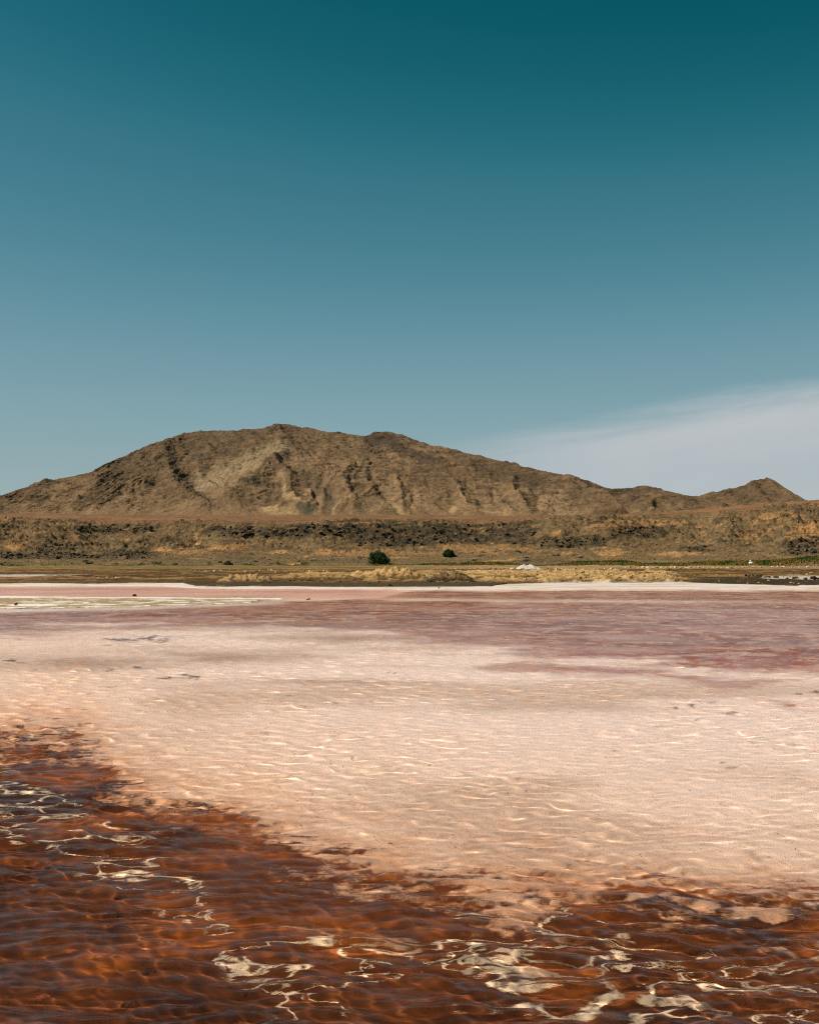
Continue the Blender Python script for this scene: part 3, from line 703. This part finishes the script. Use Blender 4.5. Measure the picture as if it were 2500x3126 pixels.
for k in range(2600):
    u = r.uniform(-100, 2700); v = r.uniform(1739, 1790)
    if v > np.interp(u, *zip(*SHORE_V)) - 1: continue
    p = on_flat(u, v); pts.append((p.x, p.y + r.uniform(-.2, .2), p.z + 0.01)); szs.append(0.06 + 0.22 * r.random() ** 3)
o = scatter('gravel', pts, szs, rock_mat('gravel_stone', lin(60, 46, 28), lin(176, 140, 90), 0.7, 0.04), 8)
o['label'] = 'scattered small stones on the brown mud flats'; o['category'] = 'gravel'

# single stones on the flats
ONES = 'first second third fourth fifth sixth seventh eighth ninth tenth eleventh twelfth thirteenth fourteenth fifteenth sixteenth seventeenth eighteenth nineteenth'.split()
def nth(k):
    if k < 19: return ONES[k]
    tens, one = divmod(k + 1, 10); w_ = {2: 'twent', 3: 'thirt', 4: 'fort'}[tens]
    return w_ + 'ieth' if one == 0 else w_ + 'y-' + ONES[one - 1]
def stones(spots, mat, name, label, cat, group, size):
    for k, (u, v) in enumerate(sorted(spots)):
        o = put_rock(name, on_flat(u, v), rr.uniform(*size), mat, 0.2); tag(o, label.replace('#', nth(k) if '#' in label else ''), cat, group)
stones([(1905 + 14.3 * k + rr.uniform(-3, 3), 1741.5 - 0.006 * k + rr.uniform(-.5, .5)) for k in range(25)], M_PALE, 'salt_lump', 'pale salt lump, # from the left in the even row before the road', 'salt lump', 'salt lumps in a row along the road', (.42, .72))
stones([(1380 + 16 * k + rr.uniform(-8, 8), 1743.5 + rr.uniform(-1, 1.2)) for k in range(32)], M_PALE, 'pale_stone', 'pale stone on the flats by the salt heap, # from the left', 'stone', 'pale stones around the salt heap', (.3, .6))
stones([(2262 + 15 * k + rr.uniform(-6, 6), 1739.5 + rr.uniform(-1.2, 1.6)) for k in range(17)], M_PALE, 'pale_stone', 'pale stone on the flats right of the white sack, # from the left', 'stone', 'pale stones right of the white sack', (.3, .65))
stones([(590 + 17 * k + rr.uniform(-9, 9), 1752 + rr.uniform(-4, 5)) for k in range(34)], M_PALE, 'pale_stone', 'pale stone on the brown flats left of centre, # from the left', 'stone', 'pale stones on the left flats', (.22, .5))
stones([(290 + 9 * k + rr.uniform(-3, 3), 1771 + rr.uniform(-.5, .5)) for k in range(9)], M_PALE, 'pale_stone', 'pale stone in the short row on the far left flats, # from the left', 'stone', 'pale stones far left', (.16, .3))
stones([(rr.uniform(1560, 2060), rr.uniform(1757, 1781)) for k in range(90)], M_TAN, 'tan_stone', 'larger tan stone in the rubble bank behind the white shore', 'stone', 'larger stones of the rubble bank', (.25, .5))
stones([(rr.uniform(2140, 2500), rr.uniform(1755, 1786)) for k in range(46)], M_TAN, 'tan_stone', 'tan stone on the dark mud spit at the right', 'stone', 'stones on the dark mud spit', (.16, .36))
DR = [(2276, 1765.5, .42, 'small dark rock at the left end of the rock line on the mud spit'), (2284, 1766.5, .5, 'dark rock second from the left on the mud spit'),
      (2296, 1767.5, .38, 'dark rock just left of the big grey block on the mud spit'), (2313, 1770, .78, 'big grey block left of the white pan on the mud spit'),
      (2337, 1769, .4, 'low dark rock right of the big grey block'), (2347, 1768.5, .45, 'dark rock before the left tip of the white pan'),
      (2367, 1770.5, .55, 'squarish dark rock in front of the right white pan'), (2400, 1773.5, .4, 'low dark rock in front of the middle of the white pan'),
      (2422, 1772.5, .5, 'long dark rock in front of the white pan'), (2432, 1771.5, .45, 'peaked dark rock in front of the white pan'),
      (2458, 1775.5, .42, 'small dark rock left of the rightmost pair'), (2482, 1775, .85, 'large dark boulder of the rightmost pair by the white pan'), (2495, 1775, .55, 'smaller boulder of the rightmost pair by the white pan'),
      (2040, 1747, .5, 'dark rock left of the lump row'), (2150, 1750, .5, 'dark rock behind the tan rubble'), (1192, 1791.5, .42, 'black rock on the dark shore below the large bush'),
      (121, 1789.6, .34, 'small black stone on the far left pink shore'), (1340, 1796.5, .24, 'tiny black stone on the white shore at centre')]
for u, v, sz, lab in DR:
    p = on_flat(u, v) if v < 1793 else Vector(at(u, v, 0.03)); tag(put_rock('dark_rock', p, sz, M_DARK, 0.2), lab, 'rock', 'dark rocks on the flats')
for u, v, sz, lab in ((50, 1848.5, .30, 'black stone on the white salt patch at the left edge'), (412, 1820.5, .26, 'black stone on the salt rim of the olive mud'), (942, 1833, .22, 'tiny black stone standing in the pink shallows')):
    x, y, _ = at(u, v); tag(put_rock('pond_stone', Vector((x, y, 0.02)), sz, M_DARK, 0.2, (1.5, .9, .8)), lab, 'rock', 'black stones in the pond')

# spoil heaps: ragged banks of dug earth
def heap(name, u0, u1, v, h, depth, seed, label, c_top, c_low, cat='earth mound', peaks=None, rough=1.0):
    c = on_flat((u0 + u1) / 2, v); w = (u1 - u0) / F * c.y / 2
    nx, ny = 72, 26
    gx_, gy_ = np.meshgrid(np.linspace(-1, 1, nx), np.linspace(-1, 1, ny))
    prof_ = np.clip(1 - np.abs(gx_) ** 2.6, 0, 1) * np.clip(1 - np.abs(gy_) ** 1.5, 0, 1)
    if peaks: prof_ = prof_ * 0.35 + np.max([hh * np.clip(1 - np.hypot((gx_ - px_) / wd, gy_ / 0.9), 0, 1) for px_, hh, wd in peaks], 0)
    n_ = fbm(gx_ * w * 1.3 + seed, gy_ * depth * 1.3, 5, 0.6)
    zz = h * prof_ * (1 + 0.55 * rough * n_) - 0.05 + rough * 0.10 * np.maximum(0, fbm(gx_ * w * 4 + seed, gy_ * depth * 4, 3)) * (prof_ > 0.02)
    cc_ = np.zeros(gx_.shape + (3,)) + np.asarray(c_low); cc_ = mixc_(cc_, c_top, sst(zz / h + 0.4 * n_, 0.15, 0.6))
    o = grid_obj(name, gx_ * w * (1 + 0.06 * n_), gy_ * depth, zz, m_heap if cat != 'salt heap' else M_SALT, {'col': cc_})
    o.location = c; return tag(o, label, cat, None if cat == 'salt heap' else 'earth mounds along the shore')
m_heap = earth_mat('spoil_earth', 3.0, 0.10, 0.4)
heap('earth_mound', 660, 850, 1781, .62, 1.6, 1, 'ragged tan earth mound at the left end of the shore bank', lin(176, 140, 94), lin(104, 80, 50))
heap('earth_mound', 840, 1110, 1780, .42, 1.6, 2, 'long low brown earth mound left of centre', lin(160, 124, 78), lin(92, 70, 44))
heap('earth_mound', 1090, 1310, 1778, .85, 2.2, 3, 'tallest tan earth mound, on the shore below the large bush', lin(192, 152, 98), lin(108, 82, 50))
heap('earth_mound', 1300, 1450, 1781, .62, 1.5, 4, 'dark broken earth mound on the shore right of the tallest one', lin(120, 96, 62), lin(62, 50, 34))
heap('earth_mound', 1450, 1640, 1776, .40, 2.0, 5, 'low stony mound before the salt heap', lin(170, 134, 84), lin(100, 76, 46))
heap('salt_heap', 1565, 1655, 1744, .56, 1.8, 6, 'white heap of raked salt with several peaks on the far flats', lin(240, 230, 220), lin(230, 215, 200), 'salt heap',
     [(-.25, .95, .62), (-.05, .80, .5), (.22, 1.0, .6), (.68, .4, .3)], 0.5)

# white bulk sack
def lathe(name, prof_, n=20, wob=0.0, seed=0):
    r_ = random.Random(seed); vs, fs = [], []
    ph = [r_.random() * 6.28 for _ in range(4)]
    for i, (rad, z) in enumerate(prof_):
        for k in range(n):
            a = 6.2832 * k / n; q = rad * (1 + wob * (math.sin(3 * a + ph[0] + z * 2) + .6 * math.sin(5 * a + ph[1] - z * 4)))
            sq = 1 / max(abs(math.cos(a)), abs(math.sin(a))) ** .55
            vs.append((q * math.cos(a) * sq, q * math.sin(a) * sq, z + wob * .3 * math.sin(2 * a + ph[2])))
    for i in range(len(prof_) - 1):
        for k in range(n): fs.append((i * n + k, i * n + (k + 1) % n, (i + 1) * n + (k + 1) % n, (i + 1) * n + k))
    fs.append(tuple(range(n))[::-1]); fs.append(tuple((len(prof_) - 1) * n + k for k in range(n)))
    return mesh(name, vs, fs, True)
t = NT('woven_sack'); wv_ = t.noise(14, 3, .5); M_SACK = t.diffuse((0.80, 0.78, 0.75), t.bump(wv_, .03), .8, .2)
sack = bpy.data.objects.new('bulk_sack', None); link(sack); sack.location = on_flat(2292, 1736.5); sack.rotation_euler = (0, .03, .4)
tag(sack, 'white bulk sack tied at the top, standing by the far road', 'sack')
obj('sack_body', lathe('sack_body', [(.30, 0), (.37, .05), (.40, .22), (.39, .45), (.36, .62), (.27, .72), (.14, .76)], 22, .035, 2), M_SACK, sack)
nk = obj('sack_neck', lathe('sack_neck', [(.09, .0), (.07, .08), (.11, .17), (.15, .25), (.10, .27)], 14, .06, 5), M_SACK, sack); nk.location = (-.16, 0, .70); nk.rotation_euler = (0, -.35, 0)

# ------------------------------------------------------------------ plants
def leaf_cloud(blobs, n, size, seed, flat=1.0):
    r = np.random.default_rng(seed); vs, fs = [], []
    w = np.array([b[3] ** 2 for b in blobs]); w /= w.sum()
    for k in range(n):
        bx, by, bz, br_ = blobs[r.choice(len(blobs), p=w)]
        d = r.normal(size=3); d /= np.linalg.norm(d); rad = br_ * (0.45 + 0.72 * r.random() ** 0.8)
        c = np.array([bx, by, bz]) + d * rad * np.array([1, 1, flat])
        if c[2] < 0.02: c[2] = 0.02 + 0.1 * r.random()
        a = r.normal(size=3); a /= np.linalg.norm(a); b = np.cross(a, r.normal(size=3)); b /= np.linalg.norm(b)
        L, W_ = size * r.uniform(.6, 1.3), size * r.uniform(.3, .6); i = len(vs)
        vs += [c - a * L, c + b * W_, c + a * L, c - b * W_]; fs.append((i, i + 1, i + 2, i + 3))
    return mesh('foliage', vs, fs)
def leaf_mat(name, c1, c2, scale=1.4):
    t = NT(name); n = t.noise(scale, 3, .5); rnd = t.n('ShaderNodeNewGeometry').outputs['Random Per Island']
    f = t.math('ADD', t.math('MULTIPLY', n, .6), t.math('MULTIPLY', rnd, .5))
    return t.diffuse(t.mix(t.ramp(f, .25, .85), tuple(c1), tuple(c2)), None, .7, .2)
def limbs(segs, mat, name, parent):
    vs, fs = [], []
    for p, q, r0, r1 in segs:
        p, q = Vector(p), Vector(q); d = (q - p).normalized(); x = d.orthogonal().normalized(); y = d.cross(x); i = len(vs); n = 7
        for c, rd in ((p, r0), (q, r1)):
            for k in range(n): a = 6.2832 * k / n; vs.append(c + x * rd * math.cos(a) + y * rd * math.sin(a))
        for k in range(n): fs.append((i + k, i + (k + 1) % n, i + n + (k + 1) % n, i + n + k))
    return obj(name, mesh(name, vs, fs, True), mat, parent)
M_GREEN = leaf_mat('bush_leaves', lin(26, 48, 26), lin(62, 86, 40))
M_WOOD = rock_mat('bush_wood', lin(70, 56, 40), lin(110, 90, 66), 8, .01)
def bush(u, v, w, h, seed, label):
    r_ = random.Random(seed); root = bpy.data.objects.new('green_bush', None); link(root); root.location = wall_px(u, v) - Vector((0, 0, .1))
    tag(root, label, 'bush', 'green bushes on the crater wall')
    blobs = [(-.12 * w, 0, .58 * h, .25 * w), (.16 * w, .05 * w, .48 * h, .23 * w), (-.30 * w, -.05 * w, .34 * h, .20 * w), (.33 * w, 0, .28 * h, .18 * w), (0, -.16 * w, .36 * h, .26 * w), (.02 * w, .2 * w, .45 * h, .25 * w), (-.02 * w, 0, .80 * h, .17 * w)]
    blobs += [(r_.uniform(-.36, .36) * w, r_.uniform(-.25, .25) * w, r_.uniform(.15, .8) * h, r_.uniform(.05, .12) * w) for _ in range(24)]
    obj('crown', leaf_cloud(blobs, 7500, .12, seed, .9), M_GREEN, root)
    sg = []
    for k in range(6):
        a = 6.28 * k / 6 + r_.random(); m = (math.cos(a) * .14 * w, math.sin(a) * .12 * w, .32 * h); e = (math.cos(a) * .30 * w, math.sin(a) * .22 * w, .62 * h)
        sg += [((0, 0, 0), m, .09, .06), (m, e, .06, .02)]
    limbs([((0, 0, -.3), (0, 0, .25 * h), .14, .10)] + sg, M_WOOD, 'trunk', root)
bush(1157, 1722, 4.0, 2.5, 1, 'large dark green bush low on the crater wall')
bush(1370, 1701, 2.3, 1.5, 2, 'small dark green bush higher on the slope, right of the large one')
# low scrub
M_SCRUB = leaf_mat('scrub_leaves', lin(84, 82, 46), lin(136, 128, 72)); M_DRY = leaf_mat('dry_twigs', lin(138, 120, 92), lin(188, 170, 140)); M_DKSH = leaf_mat('dark_shrub_leaves', lin(52, 54, 44), lin(84, 80, 62))
def low_shrub_mesh(seed, n=420):
    r_ = random.Random(seed)
    return leaf_cloud([(r_.uniform(-.3, .3), r_.uniform(-.2, .2), r_.uniform(.1, .3), r_.uniform(.15, .32)) for _ in range(6)], n, .06, seed, .7)
SCR = [low_shrub_mesh(40 + k) for k in range(4)]
for m_ in SCR: m_.materials.append(M_SCRUB)
DRY = [low_shrub_mesh(60 + k, 360) for k in range(3)]
for m_ in DRY: m_.materials.append(M_DRY)
for k, u in enumerate(sorted(rr.uniform(0, 1020) for _ in range(40))):
    v = 1735 - 20 * rr.random() ** 1.6
    o = link(bpy.data.objects.new('low_shrub', SCR[k % 4])); o.location = wall_px(u, v); q = rr.uniform(.7, 1.7); o.scale = (q * 1.3, q, q * .8); o.rotation_euler.z = rr.uniform(0, 6.28)
    tag(o, 'low grey-green shrub at the left foot of the wall, %s from the left' % nth(k), 'shrub', 'low shrubs at the left foot of the wall')
for k, (u, v) in enumerate(sorted(((1474, 1687), (1509, 1686), (1512, 1678), (1582, 1686), (1606, 1703), (1686, 1697), (1705, 1694), (1460, 1698), (1446, 1711), (1770, 1703), (823, 1709), (961, 1711), (1014, 1710), (1103, 1704), (766, 1690), (775, 1715), (1600, 1712), (1752, 1694)))):
    o = link(bpy.data.objects.new('dry_shrub', DRY[rr.randrange(3)])); o.location = wall_px(u, v); q = rr.uniform(1.2, 1.9); o.scale = (q * 1.3, q, q * .6); o.rotation_euler.z = rr.uniform(0, 6.28)
    tag(o, 'pale dry shrub on the grey slope above the grass, %s from the left' % nth(k), 'shrub', 'pale dry shrubs on the slope')
dk = obj('dark_shrub', leaf_cloud([(0, 0, .5, .45), (-.4, 0, .35, .3), (.4, .1, .35, .32), (.1, 0, .85, .25)], 1600, .08, 77), M_DKSH); dk.location = wall_px(696, 1736); dk.scale = (1.25, 1, 1)
tag(dk, 'dark grey-brown shrub at the foot of the wall left of the earth mounds', 'shrub')
# grass along the foot of the wall
r = np.random.default_rng(31); GR = []
def tufts(n, f):
    for k in range(n):
        q = f()
        if q is None: continue
        u, v, c, hgt = q; p = wall_px(u, v); GR.append((p.x + r.uniform(-.1, .1), p.y + r.uniform(-.15, .15), p.z - .02, hgt, c))
gtop = [(1100, 1729), (1250, 1730), (1310, 1722), (1400, 1722), (1480, 1718), (1580, 1724), (1650, 1730), (1690, 1726), (1760, 1717), (1830, 1716), (1900, 1714), (1960, 1722), (2100, 1722), (2160, 1716), (2300, 1715), (2400, 1710), (2460, 1703), (2500, 1702), (2700, 1700)]
def fg():
    u = r.uniform(1120, 2560); v = np.interp(u, *zip(*gtop)) + abs(r.normal()) * 7
    if v > 1737: v = r.uniform(1726, 1737)
    g_ = perlin(np.array([u / 55.0]), np.array([v / 9.0]))[0] + (0.5 if (1700 < u < 1960 and v < 1722) or u > 2390 and v < 1714 else 0)
    return u, v, g_, r.uniform(.18, .42)
tufts(11000, fg)
def fl():
    u = r.uniform(-150, 1150); v = 1737 - abs(r.normal()) * 4
    return u, v, r.normal() * .25 - .15, r.uniform(.12, .32)
tufts(5000, fl)
vs, fs, cs_ = [], [], []
for x, y, z, hgt, c in GR:
    for k in range(3):
        a = r.random() * 6.283; w_ = hgt * .32; i = len(vs); lx, ly = r.normal(size=2) * hgt * .3
        vs += [(x - w_ * math.cos(a), y - w_ * math.sin(a), z), (x + w_ * math.cos(a), y + w_ * math.sin(a), z), (x + lx, y + ly, z + hgt)]; fs.append((i, i + 1, i + 2)); cs_ += [c] * 3
me = mesh('grass', vs, fs); at_ = me.attributes.new('g', 'FLOAT', 'POINT'); at_.data.foreach_set('value', np.array(cs_, np.float32))
t = NT('grass_blades'); M_GRASS = t.diffuse(t.mix(t.ramp(t.attr('g', True), -.1, .6), tuple(lin(136, 114, 54)), tuple(lin(74, 90, 38))), None, .8, .1)
o = obj('grass', me, M_GRASS); o['kind'] = 'stuff'; o['label'] = 'olive and green grass along the foot of the crater wall'; o['category'] = 'grass'
